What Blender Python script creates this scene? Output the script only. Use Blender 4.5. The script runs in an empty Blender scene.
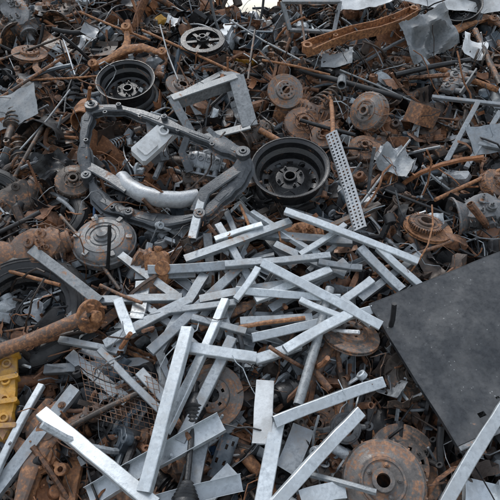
import bpy, math, random
import numpy as np
from mathutils import Matrix, Vector, noise
from math import sin, cos, pi, radians
rng = random.Random(11)
R = rng.uniform

# ------------------------------------------------------------------ mesh kit
def circ(r, n=10, ph=0):
    return [(r*cos(2*pi*k/n+ph), r*sin(2*pi*k/n+ph)) for k in range(n)]
def rrect(w, h, c=.004):
    a, b = w/2, h/2
    return [(a-c,-b),(a,-b+c),(a,b-c),(a-c,b),(-a+c,b),(-a,b-c),(-a,-b+c),(-a+c,-b)]
def Tm(x=0,y=0,z=0,rx=0,ry=0,rz=0,s=1):
    return Matrix.Translation((x,y,z)) @ Matrix.Rotation(rz,4,'Z') @ Matrix.Rotation(ry,4,'Y') @ Matrix.Rotation(rx,4,'X') @ Matrix.Scale(s,4)

class MB:
    def __init__(s):
        s.V=[]; s.F=[]; s.MI=[]; s.mi=0; s.T=Matrix.Identity(4)
    def add(s, verts, faces):
        b=len(s.V); T=s.T
        s.V += [tuple(T@Vector(v)) for v in verts]
        s.F += [tuple(b+i for i in f) for f in faces]
        s.MI += [s.mi]*len(faces)
        return s
    def lathe(s, prof, n=24, closed=False, arc=1.0):
        m=len(prof); full=arc>=1; cols=n if full else n+1
        V=[(r*cos(2*pi*arc*k/n), r*sin(2*pi*arc*k/n), z) for k in range(cols) for r,z in prof]
        F=[]
        for k in range(n):
            k2=(k+1)%cols
            for i in range(m if closed else m-1):
                j=(i+1)%m
                F.append((k*m+i,k2*m+i,k2*m+j,k*m+j))
        if closed and not full:
            F.append(tuple(range(m))[::-1]); F.append(tuple(n*m+i for i in range(m)))
        return s.add(V,F)
    def cyl(s, r, z0, z1, n=12, c=.002):
        return s.lathe([(.0004,z0),(r-c,z0),(r,z0+c),(r,z1-c),(r-c,z1),(.0004,z1)],n)
    def ring(s, ro, ri, z0, z1, n=24, c=.002, arc=1.0):
        return s.lathe([(ri,z0),(ro-c,z0),(ro,z0+c),(ro,z1-c),(ro-c,z1),(ri,z1)],n,True,arc)
    def sweep(s, path, prof, inner=None, closed=False, up=None, sc=None):
        P=[Vector(p) for p in path]; n=len(P); m=len(prof)
        tang=[]
        for i in range(n):
            a=P[(i-1)%n] if (closed or i>0) else P[i]
            b=P[(i+1)%n] if (closed or i<n-1) else P[i]
            t=(b-a); tang.append(t.normalized() if t.length>1e-9 else Vector((0,0,1)))
        u=Vector(up) if up is not None else Vector((0.13,.21,.97))
        if abs(u.normalized().dot(tang[0]))>.97: u=Vector((1,.2,0))
        fixed = up is not None
        rings=[]; rin=[]
        for i in range(n):
            t=tang[i]
            y=(u-t*u.dot(t)).normalized()
            if not fixed: u=y
            x=y.cross(t)
            k=sc[i] if sc else 1
            kx,ky=(k if isinstance(k,tuple) else (k,k))
            rings.append([P[i]+x*px*kx+y*py*ky for px,py in prof])
            if inner: rin.append([P[i]+x*px*kx+y*py*ky for px,py in inner])
        V=[v for r in rings for v in r]; F=[]
        for i in range(n if closed else n-1):
            i2=(i+1)%n
            for k in range(m):
                k2=(k+1)%m
                F.append((i*m+k,i*m+k2,i2*m+k2,i2*m+k))
        if inner:
            b=len(V); V+=[v for r in rin for v in r]
            for i in range(n if closed else n-1):
                i2=(i+1)%n
                for k in range(m):
                    k2=(k+1)%m
                    F.append((b+i*m+k,b+i2*m+k,b+i2*m+k2,b+i*m+k2))
            if not closed:
                e=(n-1)*m
                for k in range(m):
                    k2=(k+1)%m
                    F.append((k,b+k,b+k2,k2)); F.append((e+k,e+k2,b+e+k2,b+e+k))
        elif not closed:
            F.append(tuple(range(m))[::-1]); F.append(tuple((n-1)*m+k for k in range(m)))
        return s.add(V,F)
    def tube(s, path, r, n=8, hollow=False, sc=None):
        return s.sweep(path, circ(r,n), circ(r*.8,n) if hollow else None, sc=sc)
    def plate(s, outer, inner, t, z=0):
        n=len(outer); V=[(x,y,z) for x,y in outer]+[(x,y,z+t) for x,y in outer]
        F=[(k,(k+1)%n,n+(k+1)%n,n+k) for k in range(n)]
        if inner:
            V+=[(x,y,z) for x,y in inner]+[(x,y,z+t) for x,y in inner]
            for k in range(n):
                k2=(k+1)%n
                F.append((2*n+k,3*n+k,3*n+k2,2*n+k2)); F.append((n+k,n+k2,3*n+k2,3*n+k)); F.append((k,2*n+k,2*n+k2,k2))
        else:
            F.append(tuple(range(n))[::-1]); F.append(tuple(range(n,2*n)))
        return s.add(V,F)
    def box(s, x,y,z, c=.003):
        return s.plate(rrect(x,y,min(c,x*.3,y*.3)),None,z,-z/2)
    def grid(s, P, t=.002, keep=None, wrap=False):
        P=np.array(P,float); ni,nj=P.shape[:2]
        if wrap: di=np.roll(P,-1,0)-np.roll(P,1,0)
        else: di=np.gradient(P,axis=0)
        dj=np.gradient(P,axis=1)
        N=np.cross(di,dj); N/=np.linalg.norm(N,axis=2,keepdims=True)+1e-12
        Q=P-N*t
        V=[tuple(v) for v in P.reshape(-1,3)]+[tuple(v) for v in Q.reshape(-1,3)]
        o=ni*nj; ci=ni if wrap else ni-1; F=[]
        K=lambda i,j: (0<=j<nj-1) and (wrap or 0<=i<ci) and (keep is None or keep(i%ci,j))
        id=lambda i,j:(i%ni)*nj+j
        for i in range(ci):
            for j in range(nj-1):
                if not K(i,j): continue
                a,b,c,d=id(i,j),id(i+1,j),id(i+1,j+1),id(i,j+1)
                F.append((a,b,c,d)); F.append((o+d,o+c,o+b,o+a))
                if not K(i,j-1): F.append((a,o+a,o+b,b))
                if not K(i+1,j): F.append((b,o+b,o+c,c))
                if not K(i,j+1): F.append((c,o+c,o+d,d))
                if not K(i-1,j): F.append((d,o+d,o+a,a))
        return s.add(V,F)
    def lump(s, a,b,c, n=14, rough=.12, sd=0):
        V=[];m=n//2+1
        for i in range(n):
            for j in range(m):
                th=pi*j/(m-1); ph=2*pi*i/n
                v=Vector((sin(th)*cos(ph),sin(th)*sin(ph),cos(th)))
                k=1.32+rough*2*noise.noise(v*1.7+Vector((sd,sd*2,0)))
                v=Vector([max(-1,min(1,q*k)) for q in v])
                v+=noise.noise_vector(v*2.3+Vector((sd,0,sd)))*rough
                V.append((v.x*a,v.y*b,v.z*c))
        F=[(i*m+j,i*m+j+1,((i+1)%n)*m+j+1,((i+1)%n)*m+j) for i in range(n) for j in range(m-1)]
        return s.add(V,F)
    def bolts(s, k, rad, z, r=.008, h=.01, ph=0):
        T=s.T
        for i in range(k):
            a=2*pi*i/k+ph
            s.T=T@Matrix.Translation((rad*cos(a),rad*sin(a),z))
            s.plate(circ(r,6),None,h); s.plate(circ(r*.55,8),None,h*1.9)
        s.T=T; return s
    def arrays(s):
        V=np.array(s.V,np.float32); L=np.array([i for f in s.F for i in f],np.int32)
        S=np.array([len(f) for f in s.F],np.int32); return V,L,S,np.array(s.MI,np.int32)

def mesh_from(name,V,L,S,MI=None,col=None,ang=35):
    me=bpy.data.meshes.new(name)
    me.vertices.add(len(V)); me.vertices.foreach_set('co',V.astype(np.float32).ravel())
    me.loops.add(len(L)); me.loops.foreach_set('vertex_index',L)
    me.polygons.add(len(S))
    st=np.zeros(len(S),np.int32); st[1:]=np.cumsum(S)[:-1]
    me.polygons.foreach_set('loop_start',st)
    try: me.polygons.foreach_set('loop_total',S)
    except Exception: pass
    if MI is not None: me.polygons.foreach_set('material_index',MI)
    me.update(calc_edges=True); me.validate()
    me.polygons.foreach_set('use_smooth',np.ones(len(me.polygons),bool))
    me.set_sharp_from_angle(angle=radians(ang))
    if col is not None:
        at=me.color_attributes.new('col','FLOAT_COLOR','POINT')
        at.data.foreach_set('color',col.astype(np.float32).ravel())
    return me
def link(name,me,mats,M=None):
    ob=bpy.data.objects.new(name,me)
    if not me.materials:
        for m in (mats if isinstance(mats,(list,tuple)) else [mats]): me.materials.append(m)
    bpy.context.scene.collection.objects.link(ob)
    if M is not None: ob.matrix_world=M
    return ob
def make(name,mb,mats,M=None,ang=35):
    V,L,S,MI=mb.arrays()
    if M is None:
        c=V.mean(0); V=V-c; M=Matrix.Translation(Vector([float(q) for q in c]))
    return link(name,mesh_from(name,V,L,S,MI,ang=ang),mats,M)

# ------------------------------------------------------------------ materials
def metal(name, base=(.2,.2,.2), rust=.3, rough=.5, met=.3, attr=False, rings=0, spangle=0, scale=1.0,
          rc=((.034,.018,.012),(.150,.068,.034),(.37,.175,.080)), dust=.10, bump=.35, spots=0, var=(.6,1.3), grime=0):
    m=bpy.data.materials.new(name); m.use_nodes=True
    nt=m.node_tree; N=nt.nodes; Lk=nt.links; N.clear()
    out=N.new('ShaderNodeOutputMaterial'); bs=N.new('ShaderNodeBsdfPrincipled'); Lk.new(bs.outputs[0],out.inputs[0])
    tc=N.new('ShaderNodeTexCoord'); oi=N.new('ShaderNodeObjectInfo')
    def ma(op,a,b):
        n=N.new('ShaderNodeMath'); n.operation=op
        for k,v in enumerate((a,b)):
            if isinstance(v,(int,float)): n.inputs[k].default_value=v
            else: Lk.new(v,n.inputs[k])
        return n.outputs[0]
    va=N.new('ShaderNodeVectorMath'); va.operation='ADD'; Lk.new(tc.outputs['Object'],va.inputs[0]); Lk.new(ma('MULTIPLY',oi.outputs['Random'],37),va.inputs[1])
    def nz(sc,det,ro=.6):
        n=N.new('ShaderNodeTexNoise'); n.inputs['Scale'].default_value=sc*scale; n.inputs['Detail'].default_value=det
        n.inputs['Roughness'].default_value=ro; Lk.new(va.outputs[0],n.inputs['Vector']); return n.outputs[0]
    def mr(i,a,b,c,d,sm=False):
        n=N.new('ShaderNodeMapRange'); n.clamp=True
        if sm: n.interpolation_type='SMOOTHSTEP'
        for k,v in zip(('From Min','From Max','To Min','To Max'),(a,b,c,d)):
            if isinstance(v,(int,float)): n.inputs[k].default_value=v
            else: Lk.new(v,n.inputs[k])
        Lk.new(i,n.inputs['Value']); return n.outputs[0]
    def mix(f,a,b,bt='MIX'):
        n=N.new('ShaderNodeMix'); n.data_type='RGBA'; n.blend_type=bt
        if isinstance(f,(int,float)): n.inputs[0].default_value=f
        else: Lk.new(f,n.inputs[0])
        for k,v in ((6,a),(7,b)):
            if isinstance(v,tuple): n.inputs[k].default_value=(*v[:3],1)
            else: Lk.new(v,n.inputs[k])
        return n.outputs[2]
    n1=nz(9,4,.65); n2=nz(60,4,.68)
    comb=ma('ADD',ma('MULTIPLY',n1,.62),ma('MULTIPLY',n2,.38))
    if attr:
        at=N.new('ShaderNodeAttribute'); at.attribute_name='col'; bc=at.outputs['Color']
        th=ma('SUBTRACT',.70,ma('MULTIPLY',at.outputs['Alpha'],.42))
    else:
        bc=tuple(base); th=.70-.42*rust
    if rings:
        sp=N.new('ShaderNodeSeparateXYZ'); Lk.new(tc.outputs['Object'],sp.inputs[0])
        rad=ma('SQRT',ma('ADD',ma('MULTIPLY',sp.outputs[0],sp.outputs[0]),ma('MULTIPLY',sp.outputs[1],sp.outputs[1])),0)
        rn=N.new('ShaderNodeTexNoise'); rn.noise_dimensions='1D'; rn.inputs['Scale'].default_value=rings; rn.inputs['Detail'].default_value=2
        Lk.new(rad,rn.inputs['W']); comb=ma('ADD',comb,ma('MULTIPLY',ma('SUBTRACT',rn.outputs[0],.5),.25))
    mask=mr(comb,th,ma('ADD',th,.11) if attr else th+.11,0,1,True)
    vv=ma('MULTIPLY',mr(n2,.3,.7,var[0],var[1]),mr(n1,.3,.7,.5+var[0]*.5,.5+var[1]*.5))
    vv=ma('MULTIPLY',vv,mr(oi.outputs['Random'],0,1,.78,1.2))
    cb=N.new('ShaderNodeCombineColor'); [Lk.new(vv,cb.inputs[k]) for k in range(3)]
    col=mix(1.0,bc,cb.outputs[0],'MULTIPLY')
    if spangle:
        vo=N.new('ShaderNodeTexVoronoi'); vo.inputs['Scale'].default_value=spangle; Lk.new(va.outputs[0],vo.inputs['Vector'])
        sv=mr(vo.outputs['Color'],0,1,.88,1.09)
        c2=N.new('ShaderNodeCombineColor'); [Lk.new(sv,c2.inputs[k]) for k in range(3)]
        col=mix(1.0,col,c2.outputs[0],'MULTIPLY')
    if grime:   # oily smears
        col=mix(ma('MULTIPLY',mr(comb,.46,.60,0,1,True),grime),col,(.12,.11,.10))
    rr=N.new('ShaderNodeValToRGB'); e=rr.color_ramp.elements
    e[0].position=.34; e[0].color=(*rc[0],1); e[1].position=.66; e[1].color=(*rc[2],1)
    q=e.new(.5); q.color=(*rc[1],1)
    Lk.new(ma('ADD',ma('MULTIPLY',n2,.75),ma('MULTIPLY',n1,.25)),rr.inputs[0])
    rcol=rr.outputs[0]
    if attr: rcol=mix(.35,rcol,mix(1.0,bc,(1.2,.95,.8),'MULTIPLY'))
    col=mix(mask,col,rcol)
    # settled grey dust / dried mud on upward faces
    ge=N.new('ShaderNodeNewGeometry'); s2=N.new('ShaderNodeSeparateXYZ'); Lk.new(ge.outputs['Normal'],s2.inputs[0])
    du=ma('MULTIPLY',mr(s2.outputs[2],.1,.95,0.1,1),mr(n1,.42,.66,dust*.3,dust*2.4))
    col=mix(du,col,(.26,.25,.235))
    if spots:
        vs=N.new('ShaderNodeTexVoronoi'); vs.inputs['Scale'].default_value=spots; Lk.new(va.outputs[0],vs.inputs['Vector'])
        sm=ma('MULTIPLY',mr(vs.outputs['Distance'],.07,.13,1,0),mr(n1,.45,.6,0,.8))
        col=mix(sm,col,(.28,.29,.29))
    Lk.new(col,bs.inputs['Base Color'])
    rg=mr(n2,.3,.7,max(.12,rough-.14),min(1,rough+.16))
    Lk.new(ma('ADD',rg,ma('MULTIPLY',ma('SUBTRACT',.88,rg),mask)),bs.inputs['Roughness'])
    Lk.new(ma('MULTIPLY',ma('SUBTRACT',1,mask),met),bs.inputs['Metallic'])
    bp=N.new('ShaderNodeBump'); bp.inputs['Strength'].default_value=bump; bp.inputs['Distance'].default_value=.003
    Lk.new(nz(140,2,.6),bp.inputs['Height'])
    Lk.new(bp.outputs[0],bs.inputs['Normal'])
    return m

M_rust=metal('rusty_iron',(.12,.085,.068),rust=.63,rough=.6)
M_orange=metal('orange_rust',(.21,.10,.048),rust=.80,rc=((.06,.026,.013),(.24,.105,.045),(.46,.22,.09)))
M_disc=metal('rusted_disc_iron',(.16,.145,.135),rust=.56,rough=.45,met=.4,rings=70,rc=((.040,.023,.016),(.17,.080,.042),(.36,.18,.09)))
M_steel=metal('bare_steel',(.27,.29,.31),rust=.30,rough=.42,met=.5)
M_cast=metal('grey_casting',(.155,.16,.165),rust=.46,rough=.5,met=.35)
M_alu=metal('aluminium',(.38,.40,.42),rust=.2,rough=.45,met=.35,grime=.4)
M_sheet=metal('dull_grey_sheet',(.23,.25,.265),rust=.24,rough=.5,met=.15,grime=.4)
M_zinc=metal('galvanized_steel',(.52,.56,.585),rust=.11,rough=.34,met=.45,spangle=80,dust=.05,bump=.08,var=(.82,1.12),grime=.26)
M_zincd=metal('dirty_galvanized_steel',(.31,.34,.365),rust=.28,rough=.42,met=.45,spangle=70,dust=.10,bump=.12,var=(.65,1.25),grime=.55)
M_black=metal('black_oily_steel',(.016,.017,.019),rust=.25,rough=.36,met=.2,dust=.06)
M_rub=metal('black_rubber',(.015,.0155,.017),rust=.0,rough=.55,met=0,dust=.05)
M_dark=metal('dark_brown_steel',(.060,.048,.040),rust=.48,rough=.48)
M_sub=metal('dark_grey_painted_steel',(.070,.078,.087),rust=.36,rough=.40,met=.3,dust=.08)
M_frame=metal('weathered_grey_steel',(.22,.235,.245),rust=.32,rough=.48,met=.3)
M_white=metal('white_paint',(.64,.66,.67),rust=.2,rough=.5,met=0,dust=.12,var=(.85,1.1),grime=.35)
M_yel=metal('yellow_paint',(.50,.25,.022),rust=.44,rough=.5,met=0,grime=.5)
M_panel=metal('dark_painted_panel',(.030,.034,.039),rust=.12,rough=.32,met=.1,dust=.08,bump=.05,spots=42,var=(.65,1.3))
M_all=metal('mixed_scrap',attr=True,rough=.48,met=.35)

# ------------------------------------------------------------------ heap frame
CAM=Vector((0,0,2.0)); PIT=radians(25); SL=radians(30)
D=Vector((0,cos(PIT),-sin(PIT))); UP=Vector((0,sin(PIT),cos(PIT)))
HN=Vector((0,-sin(SL),cos(SL))); HY=Vector((0,cos(SL),sin(SL))); P0=Vector((0,2.5,.834))
SB=Matrix(((1,0,0),(0,HY.y,HN.y),(0,HY.z,HN.z))).to_4x4()   # slope basis
def hp(gx,gy,h=0):
    """survey grid (0..500) -> point lying h above the heap slope"""
    r=D+Vector(((gx-250)/500,0,0))+UP*((250-gy)/500)
    t=(h-HN.dot(CAM-P0))/HN.dot(r)
    return CAM+r*t
def wd(gx,gy,h,n): return n/500*(hp(gx,gy,h)-CAM).dot(D)
def onheap(gx,gy,h,tx=0,ty=0,spin=0,s=1):
    return Matrix.Translation(hp(gx,gy,h))@SB@Matrix.Rotation(radians(ty),4,'Y')@Matrix.Rotation(radians(tx),4,'X')@Matrix.Rotation(radians(spin),4,'Z')@Matrix.Scale(s,4)

# ------------------------------------------------------------------ part library (unit: metres)
def brake_disc(R0=.14,holes=5):
    b=MB(); ri=R0*.6
    b.ring(R0,ri,0,.008,40,.001); b.ring(R0,ri,.014,.022,40,.001)
    for k in range(24):
        b.T=Tm(rz=2*pi*k/24)@Tm(x=(R0+ri)/2,z=.011); b.box(R0*.36,.005,.008)
    b.T=Matrix.Identity(4)
    h=.045; rh=R0*.56
    b.lathe([(ri+.004,.022),(rh,.024),(rh-.003,h-.004),(rh-.008,h)],36)
    b.lathe([(ri,.0),(rh-.008,.002),(rh-.012,h-.006)],36)
    n=40; rad=[R0*.22,R0*.31,R0*.40,rh-.007]
    P=[[(r*cos(2*pi*i/n),r*sin(2*pi*i/n),h) for r in rad] for i in range(n)]
    st=n//holes
    b.grid(P,-.006,lambda i,j: not(j==1 and i%st in(0,1)),True)
    b.bolts(holes,R0*.36,h,.007,.009,ph=2*pi*(st*.6)/n)
    return b
def brake_drum(R0=.13):
    b=MB()
    b.lathe([(.03,.075),(R0*.55,.075),(R0*.6,.07),(R0*.9,.066),(R0*.95,.058),(R0*.96,.012),(R0,.01),(R0,0),(R0*.88,0),(R0*.88,.055),(R0*.5,.062),(.03,.062)],40,True)
    b.ring(R0*.52,R0*.46,.074,.08,32)
    b.ring(.034,.02,.05,.1,20); b.bolts(5,R0*.36,.075)
    for k in range(16):
        b.T=Tm(rz=2*pi*k/16)@Tm(x=R0*.965,z=.036); b.box(.008,.006,.04)
    b.T=Matrix.Identity(4); return b
def steel_wheel(R0=.20,dep=.16,hub=True):
    b=MB(); t=.006
    o=[(R0,0),(R0+.004,.008),(R0-.012,.014),(R0-.018,.03),(R0-.034,.045),(R0-.036,.09),(R0-.018,.11),(R0-.016,dep-.016),(R0-.010,dep-.010),(R0+.004,dep-.006),(R0+.003,dep)]
    i=[(r-t,z) for r,z in o][::-1]
    b.lathe(o+i,48,True)
    n=48; rr=[.034,.05,.075,.095,.115,R0-.062,R0-.050,R0-.040]; zz=[.075,.078,.076,.055,.045,.046,.055,.05]
    P=[[(r*cos(2*pi*k/n),r*sin(2*pi*k/n),z*.9) for r,z in zip(rr,zz)] for k in range(n)]
    b.grid(P,-.005,lambda i,j: not(j==4 and i%4 in(0,1)) and not(j==1 and i%12==3),True)
    b.bolts(4,.062,.068,.010,.012)
    if hub: b.ring(.036,.026,.05,.088,20)
    return b
def tire(R0=.30,w=.18,Ri=.185):
    b=MB(); o=[]
    o+=[(Ri,.012),(Ri+.02,.0),(R0-.06,-.004),(R0-.02,.012),(R0,.03)]
    k=5
    for q in range(k):
        z=.03+(w-.06)*q/k; z2=.03+(w-.06)*(q+.75)/k; z3=.03+(w-.06)*(q+1)/k
        o+=[(R0,z+.001),(R0,z2),(R0-.009,z2+.002),(R0-.009,z3-.002)]
    o+=[(R0,w-.03),(R0-.02,w-.012),(R0-.06,w+.004),(Ri+.02,w),(Ri,w-.012),(Ri+.012,w-.02),(R0-.02,w-.03),(R0-.02,.03),(Ri+.012,.02)]
    b.lathe(o,56,True); 
    b.ring(R0-.05,R0-.056,w+.001,w+.007,56); b.ring(Ri+.036,Ri+.030,w,w+.006,56)
    return b
def spoked_pulley(R0=.125,n=6):
    b=MB()
    b.lathe([(R0,0),(R0,.008),(R0-.012,.012),(R0-.012,.018),(R0,.022),(R0,.03),(R0-.03,.03),(R0-.03,0)],48,True)
    b.ring(.035,.016,-.005,.04,24); b.ring(.022,.014,.04,.052,18)
    for k in range(n):
        b.T=Tm(rz=2*pi*k/n)@Tm(x=(R0)*.52,z=.016); b.box(R0*.56,.02,.012)
    b.T=Matrix.Identity(4); b.bolts(n,.026,.04,.004,.005); return b
def torque_converter(R0=.15):
    b=MB()
    b.lathe([(R0*.93,-.04),(R0,-.03),(R0,.0),(R0+.006,.004),(R0+.006,.014),(R0,.018),(R0*.97,.03),(R0*.9,.045),(R0*.72,.055),(R0*.70,.060),(R0*.55,.063),(R0*.53,.058),(R0*.30,.058),(R0*.28,.066),(R0*.2,.07),(R0*.18,.085),(.0005,.087)],48)
    b.lathe([(.0005,-.04),(R0*.93,-.04)],48)
    for k in range(6):
        b.T=Tm(rz=2*pi*k/6)@Tm(x=R0*.84,z=.05); b.box(.03,.022,.018)
    b.T=Matrix.Identity(4); b.ring(R0*.43,R0*.41,.055,.063,40); return b
def gear(R0=.07,n=24,t=.018):
    b=MB(); o=[];i=[]
    for k in range(n):
        for q,rr in ((-.32,.9),(-.18,1),(.18,1),(.32,.9)):
            a=2*pi*(k+q)/n; o.append((R0*rr*cos(a),R0*rr*sin(a))); i.append((R0*.34*cos(a),R0*.34*sin(a)))
    b.plate(o,i,t); b.ring(R0*.5,R0*.34,t,t*1.6,20); b.ring(R0*.76,R0*.70,t,t+.003,30); return b
def spring(R0=.05,turns=6,L=.22,r=.006):
    b=MB(); n=int(turns*12)
    b.tube([(R0*cos(2*pi*k/12),R0*sin(2*pi*k/12),L*k/n-L/2) for k in range(n+1)],r,7); return b
def shock(L=.4,withspring=False):
    b=MB(); b.cyl(.024,-L/2,0,16); b.cyl(.028,-.005,.02,16); b.cyl(.009,.0,L/2,10)
    for z in(-L/2-.014,L/2+.012):
        b.T=Tm(y=.014,z=z,rx=pi/2); b.ring(.02,.010,0,.028,14)
    b.T=Matrix.Identity(4); b.lathe([(.024,-L*.2),(.045,-L*.18),(.046,-L*.17),(.024,-L*.17)],18)
    if withspring:
        n=72; b.tube([(.048*cos(2*pi*k/12),.048*sin(2*pi*k/12),-L*.17+L*.55*k/n) for k in range(n+1)],.006,6)
        b.cyl(.055,L*.38,L*.40,18)
    return b
def cv_axle(L=.5):
    b=MB(); b.cyl(.012,-L/2,L/2,10)
    for s in(1,-1):
        b.T=Matrix.Scale(s,4,Vector((0,0,1)))
        pr=[(.014,L*.22)]
        for k in range(5): pr+=[(.020+.005*k,L*.22+.014*k+.004),(.026+.006*k,L*.22+.014*k+.010)]
        pr+=[(.044,L*.22+.075),(.046,L*.22+.12),(.040,L*.22+.13),(.02,L*.22+.135),(.014,L*.22+.2),(.0004,L*.22+.2)]
        b.lathe(pr,18)
    b.T=Matrix.Identity(4); return b
def control_arm(s=1.0):
    b=MB()
    pa=[(-.20,0,0),(-.12,.02,.008),(-.02,.07,.012),(.08,.07,.01),(.18,.02,0)]
    b.sweep(pa,rrect(.035,.022,.006),up=(0,0,1),sc=[(1,1),(1,1),(1.7,1),(1.4,1),(.9,1)])
    b.sweep([(-.02,.07,.01),(0,.14,.005),(.0,.22,0)],rrect(.034,.02,.006),up=(0,0,1),sc=[(1.6,1),(1.1,1),(.8,1)])
    for x,y in((-.21,0),(.19,.015),(0,.235)):
        b.T=Tm(x=x,y=y,z=-.022); b.ring(.028,.012,0,.044,18); b.ring(.012,.007,-.006,.05,12)
    b.T=Matrix.Identity(4); return b
def knuckle(sd=0):
    b=MB(); b.ring(.062,.038,-.02,.022,26); b.ring(.052,.030,.02,.032,22)
    for a,L,w in((.3,.15,.032),(2.2,.13,.028),(4.2,.17,.03),(5.3,.10,.024)):
        e=(cos(a)*L,sin(a)*L,R(-.03,.05))
        b.sweep([(cos(a)*.055,sin(a)*.055,0),(cos(a)*(.05+L)/2,sin(a)*(.05+L)/2,.015),e],rrect(w,.024,.007),up=(0,0,1),sc=[1.2,.85,.8])
        b.T=Tm(*e); b.ring(.02,.009,-.018,.018,14); b.T=Matrix.Identity(4)
    b.bolts(4,.045,.03,.006,.008); return b
def caliper():
    b=MB(); b.lump(.075,.045,.04,14,.1,3)
    b.T=Tm(x=.0,y=-.02,z=.03); b.cyl(.033,0,.03,20); b.T=Tm(x=0,y=.05,z=0); b.box(.13,.025,.05)
    for x in(-.085,.085):
        b.T=Tm(x=x,z=-.03); b.cyl(.014,0,.07,12); b.bolts(1,0,.07,.01,.01)
    b.T=Matrix.Identity(4); return b
def gearbox(sd=0,s=1.0):
    b=MB(); b.lump(.13,.09,.085,22,.14,sd)
    b.T=Tm(x=-.14,ry=pi/2); b.lathe([(.075,.06),(.10,.02),(.125,-.02),(.135,-.022),(.135,-.034),(.118,-.034),(.09,.0),(.06,.03),(.02,.03)],28)
    b.bolts(10,.126,-.034,.007,.006)
    b.T=Tm(x=.13,ry=pi/2); b.cyl(.055,-.02,.04,22); b.ring(.065,.05,.03,.045,22); b.cyl(.02,.04,.11,14); b.bolts(6,.045,.04,.006,.007)
    for k in range(9):
        b.T=Tm(x=-.10+.026*k,z=.0); b.box(.006,.195,.12)
    for k in range(6):
        b.T=Tm(x=R(-.09,.09),y=R(-.06,.06),z=R(.06,.08)); b.cyl(R(.014,.028),0,R(.015,.04),12); b.bolts(1,0,.03,.009,.02)
    b.T=Tm(y=-.085,x=.03,rx=pi/2); b.cyl(.045,-.01,.03,20); b.bolts(5,.034,.03,.006,.007)
    b.T=Matrix.Identity(4); return b
def engine_part(sd=0):
    b=MB(); r=random.Random(sd)
    b.T=Tm(); b.lump(.125,.06,.032,18,.10,sd)
    for k in range(4):
        b.T=Tm(x=-.09+.06*k,y=.01,z=.024); b.ring(.021,.015,0,.012+r.random()*.008,16)
        b.T=Tm(x=-.09+.06*k,y=-.05,rx=pi/2); b.ring(.022,.015,0,.05,14)
        b.T=Tm(x=-.06+.06*k,y=.0,z=.016); b.box(.006,.12,.04)
    b.T=Tm(x=-.0,y=-.10,rx=0); b.box(.25,.012,.055,.01)
    for k in range(5):
        b.T=Tm(x=-.11+.055*k,y=.045,z=.024); b.bolts(1,0,0,.006,.007)
    b.T=Tm(x=.12,ry=pi/2,rx=.2); b.cyl(.028,0,.03,14)
    b.T=Tm(x=.02,y=.06,z=.0); b.lump(.05,.03,.025,10,.2,sd+3); b.T=Matrix.Identity(4); return b
def hub(R0=.07):
    b=MB(); b.lathe([(.0005,.05),(.022,.05),(.026,.046),(.026,.016),(R0*.95,.012),(R0,.008),(R0,0),(R0*.5,-.004),(.034,-.01),(.032,-.03),(.02,-.032),(.016,-.05),(.0005,-.05)],32)
    b.bolts(5,R0*.76,.010,.006,.022); b.T=Matrix.Identity(4); return b
def conrod():
    b=MB(); b.sweep([(-.05,0,0),(.06,0,0)],rrect(.02,.01,.003),up=(0,0,1),sc=[1.3,.9])
    b.T=Tm(x=-.075,z=-.01); b.ring(.032,.024,0,.02,18); b.T=Tm(x=.07,z=-.009); b.ring(.017,.01,0,.018,14); b.T=Matrix.Identity(4); return b
def crumple(w,h,nx=10,ny=8,amp=.03,sd=0,curl=0,t=.0015,edge=1.0):
    b=MB(); P=[]
    for i in range(nx+1):
        row=[]
        for j in range(ny+1):
            x=(i/nx-.5)*w; y=(j/ny-.5)*h; v=Vector((x*7+sd,y*7,sd))
            z=amp*(1-2*abs(noise.noise(v)))*1.2+amp*.4*noise.noise(v*3.1)
            dx=amp*.5*noise.noise(v+Vector((5,5,5)))*edge; dy=amp*.5*noise.noise(v+Vector((9,2,7)))*edge
            if i in(0,nx): dx+=edge*w*.06*noise.noise(Vector((j*1.7,sd,0)))
            if j in(0,ny): dy+=edge*h*.08*noise.noise(Vector((i*1.3,sd,4)))
            if curl:
                a=(x/w)*curl; rr=w/curl; z+=rr*(1-cos(a)); x=rr*sin(a)
            row.append((x+dx,y+dy,z))
        P.append(row)
    return b.grid(P,t)
def perf(w,L,nx,ny,t=.002,bend=0,flange=0):
    b=MB(); P=[[((i/nx-.5)*w,(j/ny-.5)*L,bend*((j/ny-.5)**2)*L + (flange if i in(0,nx) else 0)) for j in range(ny+1)] for i in range(nx+1)]
    return b.grid(P,t,lambda i,j: not(i%2==1 and j%2==1))
def pipe(L,r,n=14):
    b=MB(); b.lathe([(r,-L/2),(r,L/2),(r*.86,L/2),(r*.86,-L/2)],n,True); return b
def bentpipe(L,r,k=.3,sd=0,hollow=True,n=8):
    q=random.Random(sd); p=Vector((0,0,0)); d=Vector((1,0,0)); pts=[p.copy()]; m=9
    w=Vector((0,q.uniform(-1,1),q.uniform(-.6,.6)))*k
    for i in range(m):
        if q.random()<.35: w=Vector((q.uniform(-.5,.5),q.uniform(-1,1),q.uniform(-.6,.6)))*k
        d=(d+w).normalized(); p=p+d*L/m; pts.append(p.copy())
    c=sum(pts,Vector())/len(pts); return MB().tube([x-c for x in pts],r,n,hollow)
def strap(L,w,sd):
    q=random.Random(sd); p=Vector((0,0,0)); a=0; k=q.uniform(-.4,.4); pts=[p.copy()]
    for i in range(10):
        if q.random()<.3: k=q.uniform(-.6,.6)
        a+=k; p=p+Vector((cos(a),q.uniform(-.1,.1),sin(a)))*L/10; pts.append(p.copy())
    return MB().sweep(pts,rrect(w,.0022,.0008))
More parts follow.
